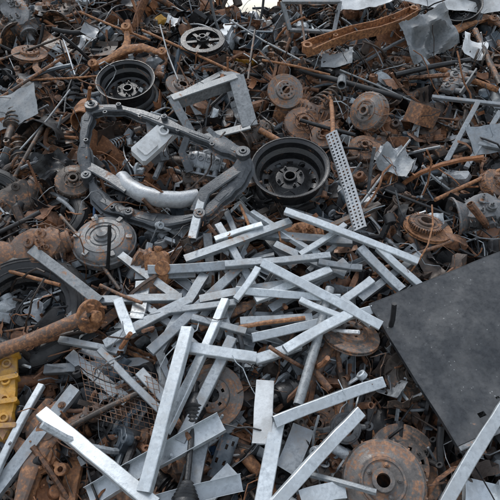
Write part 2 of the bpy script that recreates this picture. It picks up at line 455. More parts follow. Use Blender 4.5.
def holeplate(w,h,sd):
    q=random.Random(sd); nx,ny=9,7; hs={(q.randrange(1,nx-1),q.randrange(1,ny-1)) for _ in range(5)}
    cut={(i,j) for i in range(3) for j in range(2)} if q.random()<.6 else set()
    f=q.uniform(.01,.03)
    P=[[((i/nx-.5)*w,(j/ny-.5)*h,(f if i in(0,) else 0)+(f if j==ny else 0)+.01*noise.noise(Vector((i*.4,j*.4,sd)))) for j in range(ny+1)] for i in range(nx+1)]
    return MB().grid(P,.003,lambda i,j:(i,j) not in hs and (i,j) not in cut)
def channel(L,w,h,t,kind,bend=0,twist=0,path=None,up=(0,0,1)):
    b=MB()
    if path is None:
        n=6; path=[((k/(n-1)-.5)*L,bend*L*(1-(2*k/(n-1)-1)**2),bend*.4*L*(k/(n-1))**2) for k in range(n)]
    a=w/2;c=h/2
    if kind=='box': b.sweep(path,rrect(w,h,.0028),rrect(w-2*t,h-2*t,.0018),up=up)
    elif kind=='C':
        l=min(.009,w*.22)
        b.sweep(path,[(-a,-c),(-a+l,-c),(-a+l,-c+t),(-a+t,-c+t),(-a+t,c-t),(a-t,c-t),(a-t,-c+t),(a-l,-c+t),(a-l,-c),(a,-c),(a,c),(-a,c)],up=up)
    elif kind=='U': b.sweep(path,[(-a,c),(-a,-c),(a,-c),(a,c),(a-t,c),(a-t,-c+t),(-a+t,-c+t),(-a+t,c)],up=up)
    elif kind=='L': b.sweep(path,[(-a,-c),(-a,-c+t),(a-t,-c+t),(a-t,c),(a,c),(a,-c)][::-1],up=up)
    else: b.sweep(path,rrect(w,h,.002),up=up)
    return b
def leaf(L=.5,n=3):
    b=MB()
    for k in range(n):
        l=L*(1-.22*k); b.sweep([(l*(q/8-.5),0,-.009*k-.25*L*((q/8-.5)*l/L)**2*4*.5) for q in range(9)],rrect(.05,.008,.002),up=(0,0,1))
    return b
def bolt(L=.08,r=.006):
    b=MB(); b.cyl(r,0,L,8,.001); b.plate(circ(r*1.8,6),None,r*1.4,-r*1.4); return b
def link_arm(L=.2):
    b=MB(); b.sweep([(-L/2+.015,0,0),(0,R(-.02,.02),R(0,.02)),(L/2-.015,0,0)],rrect(.02,.010,.003),up=(0,0,1))
    for x in(-L/2,L/2):
        b.T=Tm(x=x,z=-.012); b.ring(.02,.010,0,.024,14)
    b.T=Matrix.Identity(4); return b
def ubr(w=.08):
    b=MB(); t=.004; b.sweep([(-w/2,0,.06),(-w/2,0,.004),(-w/2+.006,0,0),(w/2-.006,0,0),(w/2,0,.004),(w/2,0,.06)],rrect(t,.04,.001),up=(0,1,0.01)); return b
def crank(L=.35):
    b=MB()
    for k in range(5):
        b.T=Tm(z=-L/2+L*k/4.5); b.cyl(.025,0,.03,14)
        if k<4:
            b.T=Tm(z=-L/2+L*k/4.5+.03,rz=pi*k)@Tm(x=.02); b.plate([(x*1.5,y) for x,y in circ(.042,14)],None,.014); b.T=b.T@Tm(x=.015,z=.014); b.cyl(.02,0,.028,12)
    b.T=Matrix.Identity(4); return b
def wires(sd=0,n=4,L=.35):
    b=MB(); q=random.Random(sd)
    for k in range(n):
        p=Vector((q.uniform(-.03,.03),q.uniform(-.03,.03),0)); d=Vector((q.uniform(-1,1),q.uniform(-1,1),q.uniform(-.1,.4))).normalized(); pts=[p.copy()]
        for i in range(11):
            d=(d+Vector((q.gauss(0,1),q.gauss(0,1),q.gauss(0,.5)))*.35).normalized(); p=p+d*L/11; pts.append(p.copy())
        b.tube(pts,q.uniform(.0015,.004),5)
    return b

# ------------------------------------------------------------------ small debris (one merged mass)
T=[]
def reg(mb,w): 
    V,L,S,_=mb.arrays(); V=V-V.mean(0); T.append((V,L,S,w))
for k in range(5): reg(MB().cyl(R(.004,.010),-R(.1,.2),R(.1,.2),8),2.0)
for k in range(8): reg(bentpipe(R(.3,.6),R(.003,.009),R(.08,.3),k,False,6),1.9)
for k in range(5): reg(pipe(R(.12,.35),R(.012,.03)),1.0)
for k in range(6): reg(crumple(R(.10,.22),R(.08,.18),8,7,R(.012,.04),k*3.3,R(0,2)),2.2)
for k in range(4): reg(crumple(R(.15,.26),R(.05,.09),12,4,R(.01,.03),k*7.3+1,R(1,3)),1.2)
for k in range(6): reg(strap(R(.2,.45),R(.010,.03),k),1.3)
for k in range(6): reg(holeplate(R(.10,.2),R(.06,.14),k),1.5)
for k in range(5): reg(channel(R(.12,.32),R(.025,.05),R(.02,.035),.002,rng.choice('CULF'),R(-.06,.06)),1.2)
for k in range(3): reg(MB().ring(R(.025,.06),R(.015,.024),0,R(.006,.03),20),1.0)
reg(gear(.06,22),.2); reg(gear(.035,16,.025),.25)
reg(spring(.035,6,.14,.005),.4); reg(spring(.05,5,.2,.0065),.3)
for L in(.07,.11): reg(bolt(L,R(.005,.008)),1.4)
for L in(.15,.22,.3): reg(link_arm(L),1.2)
reg(conrod(),.7); reg(caliper(),1.1); reg(hub(.055),.5); reg(hub(.07),.4)
reg(knuckle(1),.8); reg(knuckle(2),.6); reg(ubr(.08),1.0); reg(ubr(.05),1.0)
reg(leaf(.3,2),.5); reg(crank(.25),.3); reg(shock(.28),.4)
reg(perf(.05,.22,5,21,.002,.3,.006),.4)
for k in range(5): reg(MB().lump(R(.03,.08),R(.025,.06),R(.02,.04),12,.26,k*5),1.8)
for k in range(5): reg(wires(k,3,R(.25,.5)),1.4)
reg(MB().ring(.07,.058,0,.05,24,.002,.45),.8); reg(MB().ring(.11,.104,0,.07,24,.002,.3),.9); reg(MB().ring(.15,.142,0,.06,24,.002,.35),.6)
for k in range(2): reg(MB().lathe([(.0004,0),(R(.02,.03),0),(.035,.02),(.035,.05),(.028,.054),(.012,.056),(.012,.07),(.0004,.07)],18),.25)
for k in range(3): reg(bentpipe(R(.25,.45),R(.010,.018),.3,k+50,True,10),.8)

PAL=[((.015,.0155,.018),.10,.29),((.058,.042,.034),.40,.21),((.145,.080,.050),.70,.21),((.29,.140,.060),.9,.09),
     ((.19,.205,.22),.25,.125),((.42,.455,.48),.08,.07),((.09,.115,.14),.2,.05),((.66,.67,.68),.1,.015),((.45,.24,.03),.3,.003),((.05,.11,.22),.2,.003)]
def pickcol(r,lt=1):
    ws=[p[2]*(lt if k in(5,7) else 1) for k,p in enumerate(PAL)]
    c,ru,_=r.choices(PAL,ws)[0]
    k=r.uniform(.65,1.4); return [c[0]*k,c[1]*k,c[2]*k,min(1,max(0,ru+r.uniform(-.15,.15)))]
def bump_h(x,y): return .07*noise.noise(Vector((x*1.1,y*1.1,3)))+.04*noise.noise(Vector((x*2.7,y*2.7,8)))
def heap_z(x,y):
    z=.834+math.tan(SL)*(y-2.5)
    c=5.25+.25*noise.noise(Vector((x*1.3,0,5)))
    if y>c: z=.834+math.tan(SL)*(c-2.5)-(y-c)*.7
    e=abs(x)-3.6
    if e>0: z-=e*.65
    if abs(x)<.35 and y>4.5: z=min(z,1.95)
    return z
W=np.array([t[3] for t in T]); W=W/W.sum(); nr=np.random.RandomState(5)
def scatter(name,count,hlo,hhi,smin,smax,seed,wild=.6):
    r=random.Random(seed); Vs=[];Ls=[];Ss=[];Cs=[]; off=0
    idx=nr.choice(len(T),count,p=W)
    for q in range(count):
        y=r.uniform(.95,5.45); x=r.uniform(-1,1)*(.55*y+.55)
        if y>4.45 and abs(x-.0)<.20: continue
        V,L,S,_=T[idx[q]]
        ext=V.max(0)-V.min(0); tall=ext[2]>1.25*max(ext[0],ext[1])     # long pieces come to rest lying down
        z=heap_z(x,y)+bump_h(x,y)
        M=SB.to_3x3()@(Matrix.Rotation(r.uniform(0,6.28),3,'Z')@Matrix.Rotation(r.gauss(0,wild*(.55 if tall else 1)),3,'X')@Matrix.Rotation(r.gauss(0,wild*(.55 if tall else 1)),3,'Y'))
        flip=r.random()<(.25 if not tall else 1.1)
        if flip: M=M@Matrix.Rotation(pi/2,3,'X')
        k=r.uniform(smin,smax)
        A=np.array(M)*k
        o=np.array((x,y,z))+np.array(HN)*r.uniform(hlo,hhi)
        Vs.append(V@A.T.astype(np.float32)+o.astype(np.float32)); Ls.append(L+off); Ss.append(S); off+=len(V)
        Cs.append(np.tile(np.array(pickcol(r,1.6 if (y>3.3 and x>.3) else 1.0),np.float32),(len(V),1)))
    me=mesh_from(name,np.concatenate(Vs),np.concatenate(Ls),np.concatenate(Ss),col=np.concatenate(Cs))
    return link(name,me,M_all)
scatter('scrap_metal_debris',4300,-.02,.06,1.0,1.7,1,.5)
scatter('small_scrap_debris',4800,.03,.13,.5,1.1,2,.6)

# ------------------------------------------------------------------ heap body + ground
def terrain():
    xs=np.linspace(-6,6,121); ys=np.linspace(.3,9,88); V=[]
    for x in xs:
        for y in ys:
            z=heap_z(x,y)+bump_h(x,y)-.03+.03*noise.noise(Vector((x*9,y*9,1)))
            V.append((x,y,max(z,-.05)))
    n=len(ys); F=[(i*n+j,(i+1)*n+j,(i+1)*n+j+1,i*n+j+1) for i in range(len(xs)-1) for j in range(n-1)]
    b=MB(); b.add(V,F); return b
M_soil=metal('packed_rusty_dirt',(.030,.025,.022),rust=.4,rough=.9,met=0,bump=.8)
make('scrap_heap',terrain(),M_soil)
M_gr=metal('yard_ground',(.16,.15,.14),rust=.1,rough=.9,met=0,scale=.2)
g=MB(); g.add([(-600,-600,0),(600,-600,0),(600,900,0),(-600,900,0)],[(0,1,2,3)]); make('ground',g,M_gr,Matrix.Identity(4))

# ------------------------------------------------------------------ medium parts: named copies strewn over the heap
LIB=[('brake_disc',brake_disc(.13),[M_disc],2.0,.25),('brake_drum',brake_drum(.12),[M_rust],1.5,.4),('coil_spring',spring(.055,6,.26,.007),[M_dark],1.0,1.),
     ('shock_absorber',shock(.42,True),[M_dark],.9,1.),('drive_axle',cv_axle(.55),[M_black],.6,1.),('control_arm',control_arm(),[M_rust],1.5,.4),
     ('steering_knuckle',knuckle(5),[M_dark],1.5,.5),('brake_caliper',caliper(),[M_cast],1.2,.6),('gearbox_housing',gearbox(2),[M_dark],.4,.6),
     ('cylinder_head',engine_part(1),[M_cast],.5,.5),('wheel_hub',hub(.08),[M_orange],.9,1.0),('leaf_spring',leaf(.5,3),[M_orange],.8,.4),
     ('crankshaft',crank(.38),[M_dark],.4,1.),('steel_pipe',pipe(.5,.022),[M_orange],1.3,1.),
     ('exhaust_pipe',bentpipe(.7,.024,.22,9,True,14),[M_rust],1.3,.5),('rubber_hose',bentpipe(.6,.016,.35,19,True,10),[M_rub],1.6,.5),
     ('steel_rod',bentpipe(.9,.006,.04,4,False,8),[M_rust],2.0,.6),('crumpled_sheet_metal',crumple(.34,.24,16,12,.035,4,1.2,.002,.5),[M_black],1.3,.5),
     ('torn_sheet_metal',crumple(.26,.18,14,10,.035,17,1.5,.002,.5),[M_sheet],.9,.5),('pulley_wheel',spoked_pulley(.08),[M_black],.5,.3),
     ('steel_rod',bentpipe(.7,.007,.12,14,False,8),[M_black],1.6,.6),('steel_angle_bar',channel(.5,.04,.04,.004,'L'),[M_orange],1.3,.6),
     ('gearbox_housing',gearbox(7),[M_rust],.7,.6),('cylinder_head',engine_part(6),[M_rust],.7,.5),
     ('perforated_bracket',holeplate(.26,.16,3),[M_dark],1.3,.6),('steel_strap',strap(.7,.03,8),[M_frame],1.0,.5),('steel_rod',bentpipe(.8,.0055,.03,24,False,8),[M_frame],1.1,.6)]
MES=[]
for nm,mb,mats,w,wild in LIB:
    V,L,S,MI=mb.arrays(); V=V-V.mean(0); me=mesh_from(nm,V,L,S,MI); [me.materials.append(m) for m in mats]; MES.append(me)
lw=[l[3] for l in LIB]; rs=random.Random(22)
KEEP=[(203,44,26),(130,97,32),(285,92,22),(371,113,24),(290,186,42),(105,243,38),(213,396,34),(350,337,26),(383,484,52),(404,466,44),(427,230,28),(30,322,62),(160,268,22),
      (205,165,26),(418,124,20),(210,105,40),(152,138,26),(38,254,40),(345,182,22),(110,375,45),(10,392,25),(480,214,26),(160,190,38),(425,40,24),(120,150,20),(130,190,30)]
for i in range(18):
    for j in range(20):
        gx=-55+i*36+rs.uniform(-18,18); gy=-2+j*27.5+rs.uniform(-13,13)
        if 215<gx<285 and gy<20: continue
        if gy>262-(gx-475)*.38-4 and gx>355+max(0,(gy-304))*.62: continue        # beneath the door panel
        if any((gx-a)**2+(gy-b_)**2<(r_+10)**2 for a,b_,r_ in KEEP): continue
        mid=90<gx<420 and 205<gy<510
        k=rs.choices(range(len(LIB)),lw)[0]
        h=rs.uniform(.02,.08) if mid else rs.uniform(.06,.13) if gy>120 else rs.uniform(.07,.17)
        lying=LIB[k][4]>=1; wl=12 if lying else LIB[k][4]*26
        link(LIB[k][0],MES[k],[],Matrix.Translation(hp(gx,gy,h))@SB@Matrix.Rotation(rs.uniform(0,6.28),4,'Z')@Matrix.Rotation(radians(rs.gauss(0,wl)+(90 if lying else 0)),4,'X')@Matrix.Rotation(radians(rs.gauss(0,wl*.6)),4,'Y')@Matrix.Scale(rs.uniform(.85,1.25),4))

# ------------------------------------------------------------------ hand-laid recognisable objects
def disc(nm,fn,gx,gy,h,width,mat,tx=0,ty=0,spin=0,ref=1.0):
    s=wd(gx,gy,h,width)/2/ref
    V,L,S,MI=fn.arrays(); me=mesh_from(nm,V,L,S,MI)
    return link(nm,me,mat,onheap(gx,gy,h,tx,ty,spin,s))
disc('pulley_wheel',spoked_pulley(.125),203,44,.20,44,M_black,0,0,10,.125)
disc('steel_wheel',steel_wheel(),130,97,.12,57,M_black,4,0,0,.204)
disc('brake_disc',brake_disc(.14),285,92,.2,36,M_disc,28,8,0,.14)
disc('brake_drum',brake_drum(.13),371,113,.16,40,M_disc,25,-48,0,.13)
disc('steel_wheel',steel_wheel(),290,186,.10,76,M_black,3,-4,20,.204)
disc('torque_converter',torque_converter(),105,243,.17,63,M_cast,-4,2,0,.156)
disc('brake_disc',brake_disc(.14,5),213,396,.16,62,M_disc,14,0,15,.14)
disc('brake_disc',brake_disc(.14,4),350,337,.18,58,M_disc,-26,8,0,.14)
disc('brake_drum',brake_drum(.13),383,484,.17,84,M_disc,4,-12,0,.13)
disc('brake_disc',brake_disc(.14),404,466,.12,80,M_disc,2,14,0,.14)
disc('brake_disc',brake_disc(.14),427,230,.15,48,M_orange,-18,6,0,.14)
disc('gear_wheel',gear(.08,40),425,225,.19,34,M_rust,-18,6,0,.08)
disc('brake_drum',brake_drum(.13),492,187,.15,34,M_rust,10,20,0,.13)
disc('brake_drum',brake_drum(.13),403,378,.08,52,M_dark,10,10,0,.13)
disc('wheel_hub',hub(.07),90,316,.24,34,M_orange,20,62,0,.07)
disc('brake_disc',brake_disc(.14),182,88,.10,34,M_disc,0,20,0,.14)
disc('steel_wheel',steel_wheel(),85,418,.06,62,M_black,10,10,0,.204)
disc('brake_disc',brake_disc(.14),325,135,.14,30,M_rust,10,-20,0,.14)
disc('brake_drum',brake_drum(.13),322,425,.08,44,M_rust,10,-20,0,.13)
disc('steel_wheel',steel_wheel(),462,18,.14,38,M_black,10,-20,0,.204)
disc('brake_disc',brake_disc(.14),30,55,.16,34,M_rust,-10,10,0,.14)
disc('brake_drum',brake_drum(.13),75,185,.12,38,M_dark,10,10,0,.13)
# car wheels with tyres, left edge
a=tire(.30,.17,.20); b=steel_wheel(.20,.16,True)
nb=len(a.V); a.V+=b.V; a.F+=[tuple(nb+i for i in f) for f in b.F]; a.MI+=[1]*len(b.F)
V,L,S,MI=a.arrays(); wm=mesh_from('car_wheel',V,L,S,MI); wm.materials.append(M_rub); wm.materials.append(M_black)
link('car_wheel',wm,[],onheap(30,318,.055,4,14,0,wd(35,318,.1,122)/2/.30))
link('car_wheel',wm,[],onheap(-10,208,.07,10,20,40,wd(0,208,.1,74)/2/.30))
V,L,S,MI=tire(.30,.16,.19).arrays(); link('rubber_tyre',mesh_from('rubber_tyre',V,L,S,MI),M_rub,onheap(66,228,.0,0,-20,0,.6))

# rusty rear axle tube with flange
b=MB(); pts=[hp(-30,368,.27),hp(0,351,.28),hp(30,340,.27),hp(60,327,.27),hp(88,316,.26)]
b.tube(pts,wd(40,335,.2,13)/2,16,False,sc=[1.2,1.1,1,1,1.15]); make('rear_axle',b,M_rust)
def gb(nm,fn,gx,gy,h,tx,ty,spin,s,mat):
    V,L,S,MI=fn.arrays(); link(nm,mesh_from(nm,V,L,S,MI),mat,onheap(gx,gy,h,tx,ty,spin,s))
gb('gearbox_housing',gearbox(4),38,252,.18,15,5,25,1.0,M_rust)
gb('gearbox_housing',gearbox(9),480,214,.16,0,-8,5,.85,M_cast)
gb('brake_caliper',caliper(),160,268,.2,35,0,95,1.1,M_orange)
gb('brake_caliper',caliper(),143,262,.2,60,30,80,.8,M_rust)
gb('cylinder_head',engine_part(2),205,162,.20,25,0,-12,.8,M_steel)
gb('cylinder_head',engine_part(8),200,178,.14,10,8,12,.8,M_dark)
gb('steering_knuckle',knuckle(7),345,428,.17,20,0,60,1.0,M_cast)
gb('steering_knuckle',knuckle(8),318,445,.14,20,20,10,.9,M_dark)
gb('steering_knuckle',knuckle(9),40,455,.16,10,0,30,1.2,M_orange)
gb('control_arm',control_arm(),55,470,.18,0,0,60,1.3,M_rust)
gb('brake_caliper',caliper(),48,425,.16,20,0,50,1.2,M_rust)
gb('control_arm',control_arm(),130,60,.18,15,0,10,1.2,M_orange)
gb('drive_axle',cv_axle(.5),190,452,.27,75,0,52,1,M_black)
gb('drive_axle',cv_axle(.45),340,370,.14,85,0,-50,1,M_rust)
gb('cylinder_head',engine_part(4),395,160,.15,15,10,-20,.9,M_alu)
gb('cylinder_head',engine_part(5),455,80,.18,5,-20,50,.9,M_cast)
gb('gearbox_housing',gearbox(12),300,238,.12,10,0,10,.7,M_orange)
gb('gearbox_housing',gearbox(13),20,18,.2,20,0,-60,1.0,M_cast)
gb('gearbox_housing',gearbox(15),255,135,.1,10,10,40,.7,M_dark)
gb('crumpled_sheet_metal',crumple(.36,.30,24,20,.06,5,.9,.002,.5),425,38,.22,38,0,25,1,M_sheet)
gb('crumpled_sheet_metal',crumple(.26,.2,18,14,.04,9,1.3,.002,.5),392,165,.16,10,10,-30,.8,M_sheet)
gb('crumpled_sheet_metal',crumple(.3,.25,18,14,.05,29,1.3,.002,.5),60,175,.13,10,20,-30,.8,M_black)
gb('crumpled_sheet_metal',crumple(.2,.16,18,14,.03,59,1.3,.002,.3),470,50,.2,20,20,-10,1,M_white)
gb('crumpled_sheet_metal',crumple(.14,.12,12,10,.02,79,1.0,.002,.3),90,32,.22,20,20,-10,.8,M_alu)
gb('crumpled_sheet_metal',crumple(.22,.12,12,10,.02,99,1.0,.002,.3),338,62,.2,10,-20,-10,1,M_sheet)

# bars
def bar(gx1,gy1,h1,gx2,gy2,h2,w=.05,ht=.032,kind='C',mat=None,roll=0,nm='galvanized_steel_stud',bend=0):
    A=hp(gx1,gy1,h1); B=hp(gx2,gy2,h2); d=(B-A); L=d.length; dn=d.normalized()
    up=(HN-dn*HN.dot(dn)).normalized(); up=Matrix.Rotation(radians(roll),3,dn)@up; sd=dn.cross(up)
    n=12; q1=R(-.006,.006); q2=R(-.006,.006)
    path=[A+d*(k/(n-1))+(sd*(bend*L+q1)+up*q2)*(1-(2*k/(n-1)-1)**2) for k in range(n)]
    c=(A+B)/2
    mb=channel(0,w,ht,.0018,kind,path=[p-c for p in path],up=up)
    V,L_,S,MI=mb.arrays()
    for k in range(len(V)):      # small dents
        v=Vector([float(x) for x in V[k]]); V[k]+=np.array(noise.noise_vector((v+c)*12))*.0026
    return link(nm,mesh_from(nm,V,L_,S,MI),mat or M_zinc,Matrix.Translation(c))
Z=M_zinc; ZD=M_zincd
bars=[
 (285,211,.27,418,262,.25,.036,.03,'box',Z,10),(262,263,.30,381,326,.29,.042,.032,'box',Z,20),
 (240,232,.18,352,242,.20,.045,.03,'C',ZD,0),(205,190,.26,192,240,.24,.045,.03,'box',ZD,0),
 (32,250,.26,100,302,.24,.050,.03,'box',M_frame,10),(143,282,.20,136,320,.24,.07,.025,'box',ZD,0),
 (88,301,.22,182,298,.22,.040,.03,'box',ZD,0),(148,270,.23,262,262,.24,.045,.03,'box',ZD,25),
 (188,328,.33,145,492,.33,.052,.034,'box',Z,15),(42,413,.30,155,506,.32,.052,.034,'box',Z,-15),
 (88,498,.26,222,422,.28,.075,.04,'U',Z,0),(274,422,.27,383,382,.25,.045,.035,'box',Z,20),
 (265,381,.26,262,444,.24,.075,.03,'box',M_white,0),(277,424,.24,262,506,.26,.06,.035,'box',Z,0),
 (303,428,.20,285,472,.22,.085,.03,'C',ZD,0),(360,412,.26,272,508,.28,.046,.034,'box',Z,-15),
 (508,402,.32,443,508,.30,.045,.035,'box',Z,0),(-8,482,.22,42,385,.2,.028,.03,'box',Z,0),
 (-10,500,.18,76,388,.22,.05,.03,'C',ZD,0),(143,508,.3,242,482,.28,.06,.04,'U',Z,10),
 (240,322,.24,312,318,.24,.04,.03,'box',ZD,0),(252,338,.25,372,310,.25,.04,.035,'box',Z,20),
 (184,347,.28,256,358,.26,.048,.03,'box',Z,0),(285,350,.27,350,314,.28,.045,.03,'box',Z,0),
 (180,442,.24,232,338,.25,.045,.035,'box',ZD,0),(226,300,.26,165,432,.28,.04,.03,'box',Z,20),
 (360,248,.24,402,290,.23,.045,.03,'box',ZD,0),(378,248,.25,420,286,.22,.035,.03,'box',Z,0),
 (255,300,.25,330,270,.24,.04,.03,'box',Z,0),(150,352,.24,245,262,.22,.045,.03,'box',ZD,10),
 (70,355,.14,128,402,.16,.05,.03,'C',ZD,0),(200,350,.2,136,300,.2,.035,.03,'box',ZD,0),
 (200,300,.24,300,283,.24,.04,.03,'C',ZD,0),(236,290,.27,340,298,.25,.036,.03,'box',Z,30),
 (225,265,.26,330,256,.26,.036,.03,'box',ZD,0),(185,260,.24,290,222,.22,.04,.03,'C',ZD,0),
 (205,275,.2,160,350,.22,.045,.03,'C',ZD,0),(250,270,.2,215,340,.2,.045,.03,'box',M_frame,0),
 (300,330,.2,372,280,.22,.04,.03,'box',Z,0),(345,262,.2,270,310,.2,.04,.03,'C',ZD,0),
 (340,300,.27,372,325,.27,.035,.03,'box',Z,0),(120,255,.2,180,300,.2,.04,.03,'C',ZD,0),
 (105,345,.22,190,300,.24,.045,.03,'box',ZD,0),(118,300,.26,132,336,.26,.045,.03,'box',Z,0),
 (255,360,.22,300,345,.22,.045,.03,'box',Z,0),(45,370,.12,150,362,.14,.045,.03,'box',ZD,0),
 (152,330,.14,172,380,.14,.04,.03,'C',ZD,0),(100,398,.14,150,380,.14,.04,.03,'box',ZD,0),
 (205,430,.22,190,502,.24,.06,.03,'C',ZD,0),(232,470,.18,200,506,.2,.06,.03,'C',Z,0),
 (480,478,.2,482,512,.24,.13,.04,'U',Z,0),(300,500,.26,345,490,.24,.06,.03,'C',Z,0),
 (20,420,.14,0,450,.14,.04,.03,'box',ZD,0),(218,225,.22,260,300,.2,.04,.03,'box',ZD,0),
 (130,320,.2,120,352,.2,.04,.03,'C',ZD,0),(300,255,.22,345,225,.22,.03,.03,'box',Z,0),
 (275,245,.2,345,275,.2,.04,.03,'C',ZD,0),(420,255,.2,360,300,.2,.035,.03,'C',ZD,0),
 (170,405,.2,140,372,.2,.045,.03,'box',ZD,0),(236,360,.2,222,300,.2,.035,.03,'box',Z,0),
 (258,268,.3,236,300,.28,.030,.028,'box',Z,0),(215,240,.24,262,225,.25,.03,.028,'box',Z,0),(318,262,.26,362,268,.25,.03,.026,'box',ZD,10),
 (300,300,.28,345,318,.28,.028,.026,'box',Z,0),(165,312,.24,236,303,.25,.032,.028,'box',ZD,0),(192,318,.26,246,332,.25,.032,.028,'box',ZD,0),
 (100,350,.22,160,410,.2,.03,.028,'box',ZD,0),(60,340,.2,118,352,.2,.03,.028,'box',ZD,0),
]
for q in bars: bar(*q)
ra=random.Random(33)
for k in range(72):
    gx=ra.gauss(250,75); gy=ra.uniform(222,350); an=ra.choice([-.5,-.2,.25,.5,.9,-1,1.6])+ra.uniform(-.25,.25); l=ra.uniform(18,52)
    if gx<100 or gx>400: continue
    bar(gx-l*cos(an),gy+l*sin(an),ra.uniform(.09,.20),gx+l*cos(an),gy-l*sin(an),ra.uniform(.09,.20),ra.choice([.025,.032,.04,.045]),.028,ra.choice(['box','C','box','U']),ra.choice([Z,ZD,ZD,M_frame,M_dark,M_rust]),ra.uniform(-35,35))
for k in range(16):
    gx=ra.uniform(60,350); gy=ra.uniform(350,500); an=ra.choice([-.5,.5,.9,-1,1.6])+ra.uniform(-.25,.25); l=ra.uniform(18,40)
    bar(gx-l*cos(an),gy+l*sin(an),ra.uniform(.08,.13),gx+l*cos(an),gy-l*sin(an),ra.uniform(.08,.13),ra.choice([.032,.04,.045]),.028,ra.choice(['box','C','U']),ra.choice([ZD,M_frame]),ra.uniform(-35,35))
# poles and rods of other metals
for gx1,gy1,h1,gx2,gy2,h2,r,mat,nm in [
 (330,288,.27,298,405,.25,.021,M_frame,'steel_pole'),(309,362,.2,330,390,.2,.016,M_rust,'steel_pole'),(330,92,.12,333,134,.32,.014,M_orange,'steel_pole'),
 (0,232,.16,40,212,.2,.012,M_rub,'steel_rod'),(0,98,.2,62,58,.24,.01,M_rust,'steel_rod'),(60,432,.22,148,388,.2,.012,M_dark,'steel_rod'),
 (300,70,.18,402,98,.2,.018,M_rub,'rubber_hose'),(180,205,.2,262,182,.2,.009,M_rust,'steel_rod'),(225,330,.24,305,318,.26,.010,M_orange,'steel_rod'),
 (395,75,.2,470,60,.22,.018,M_black,'steel_pipe'),(10,185,.15,42,128,.2,.012,M_dark,'steel_rod'),(455,300,.1,500,260,.16,.012,M_rust,'steel_rod'),
 (60,30,.22,75,75,.2,.006,M_steel,'steel_rod'),(142,30,.22,240,75,.2,.009,M_orange,'steel_rod'),(255,30,.22,248,80,.22,.008,M_dark,'steel_rod'),
 (355,135,.18,300,120,.2,.012,M_black,'steel_rod'),(60,215,.17,120,290,.18,.01,M_dark,'steel_rod'),(435,200,.2,500,170,.2,.011,M_orange,'steel_rod'),
 (100,285,.24,142,303,.26,.008,M_rust,'steel_rod'),(240,205,.22,252,240,.2,.008,M_orange,'steel_rod'),(0,60,.2,100,20,.22,.008,M_dark,'steel_rod'),
 (260,130,.18,300,150,.2,.018,M_orange,'steel_pipe'),(475,30,.2,500,85,.2,.02,M_dark,'steel_pipe'),(300,0,.3,306,50,.2,.008,M_rust,'steel_rod'),
 (340,70,.22,420,105,.2,.006,M_frame,'steel_rod'),(160,25,.24,178,80,.2,.006,M_frame,'steel_rod'),(230,20,.24,300,60,.2,.007,M_frame,'steel_rod'),
 (20,150,.2,70,90,.2,.006,M_frame,'steel_rod'),(385,190,.18,450,215,.18,.008,M_black,'steel_rod'),(360,205,.18,410,140,.2,.007,M_frame,'steel_rod'),
 (80,12,.24,150,40,.22,.008,M_orange,'steel_rod'),(30,80,.2,110,75,.2,.007,M_orange,'steel_rod'),(262,60,.22,330,75,.2,.008,M_orange,'steel_rod'),
 (5,270,.24,60,285,.24,.009,M_orange,'steel_rod'),(380,270,.16,455,240,.18,.010,M_rust,'steel_rod')]:
    A=hp(gx1,gy1,h1);B=hp(gx2,gy2,h2); mb=MB(); mid=(A+B)/2+HN*R(-.015,.015)+Vector((R(-.012,.012),0,0))
    mb.tube([A,A.lerp(mid,.5),mid,mid.lerp(B,.5),B],r,12,nm.endswith(('pipe','pole','hose'))); make(nm,mb,mat)
mb=MB(); mb.tube([hp(432,205,.3),hp(433,225,.3),hp(428,245,.27),hp(418,262,.24),hp(408,275,.2)],.0045,7); make('steel_rod',mb,M_orange)

# ---- vehicle subframe (loop-shaped grey crossmember)
b=MB(); 
loop=[(93,112,.30),(120,110,.33),(150,118,.35),(190,134,.35),(226,148,.34),(243,158,.33),(238,180,.28),(222,198,.25),(200,216,.22),(165,222,.18),(130,214,.16),(103,202,.16),(90,178,.2),(84,150,.25),(86,128,.28)]
pts=[hp(*q) for q in loop]; sm=[]
n=len(pts)
for i in range(n):
    p0,p1,p2,p3=pts[i-1],pts[i],pts[(i+1)%n],pts[(i+2)%n]
    for t in(0,.25,.5,.75):
        sm.append(.5*((2*p1)+(-p0+p2)*t+(2*p0-5*p1+4*p2-p3)*t*t+(-p0+3*p1-3*p2+p3)*t**3))
scs=[(.98+.20*sin(i*.9)+.16*sin(i*2.1)+(.5 if 14<i<28 else 0)+(.35 if 34<i<46 else 0),1) for i in range(len(sm))]
b.sweep(sm,rrect(.056,.040,.008),closed=True,up=HN,sc=scs)
b.sweep([p-HN*.018 for p in sm],rrect(.076,.005,.002),closed=True,up=HN,sc=scs)
for k in range(2,len(sm),5):       # pressed stiffening pads along the top face
    t=(sm[(k+2)%len(sm)]-sm[k]); b.sweep([sm[k]+HN*.019,sm[k]+t*.5+HN*.021,sm[(k+2)%len(sm)]+HN*.019],rrect(.026*scs[k][0],.008,.003),up=HN)
for gx,gy,h,rr in((93,110,.32,.040),(243,157,.35,.040),(88,180,.22,.030),(200,218,.24,.032),(130,216,.18,.028),(165,122,.37,.018),(120,110,.35,.016)):
    b.T=onheap(gx,gy,h-.02); b.ring(rr,rr*.55,-.04,.045,24); b.ring(rr*.5,rr*.25,-.045,.05,16)
b.T=Matrix.Identity(4)
b.sweep([hp(150,120,.34),hp(152,140,.3),hp(140,160,.26)],rrect(.05,.012,.004),up=HN)
b.sweep([hp(86,165,.22),hp(110,178,.24),hp(128,190,.24)],rrect(.06,.02,.006),up=HN)
b.sweep([hp(240,168,.31),hp(228,176,.3),hp(205,192,.27),hp(196,212,.24)],rrect(.07,.02,.006),up=HN)
b.sweep([hp(188,136,.34),hp(182,152,.28),hp(190,172,.22)],rrect(.045,.016,.004),up=HN)
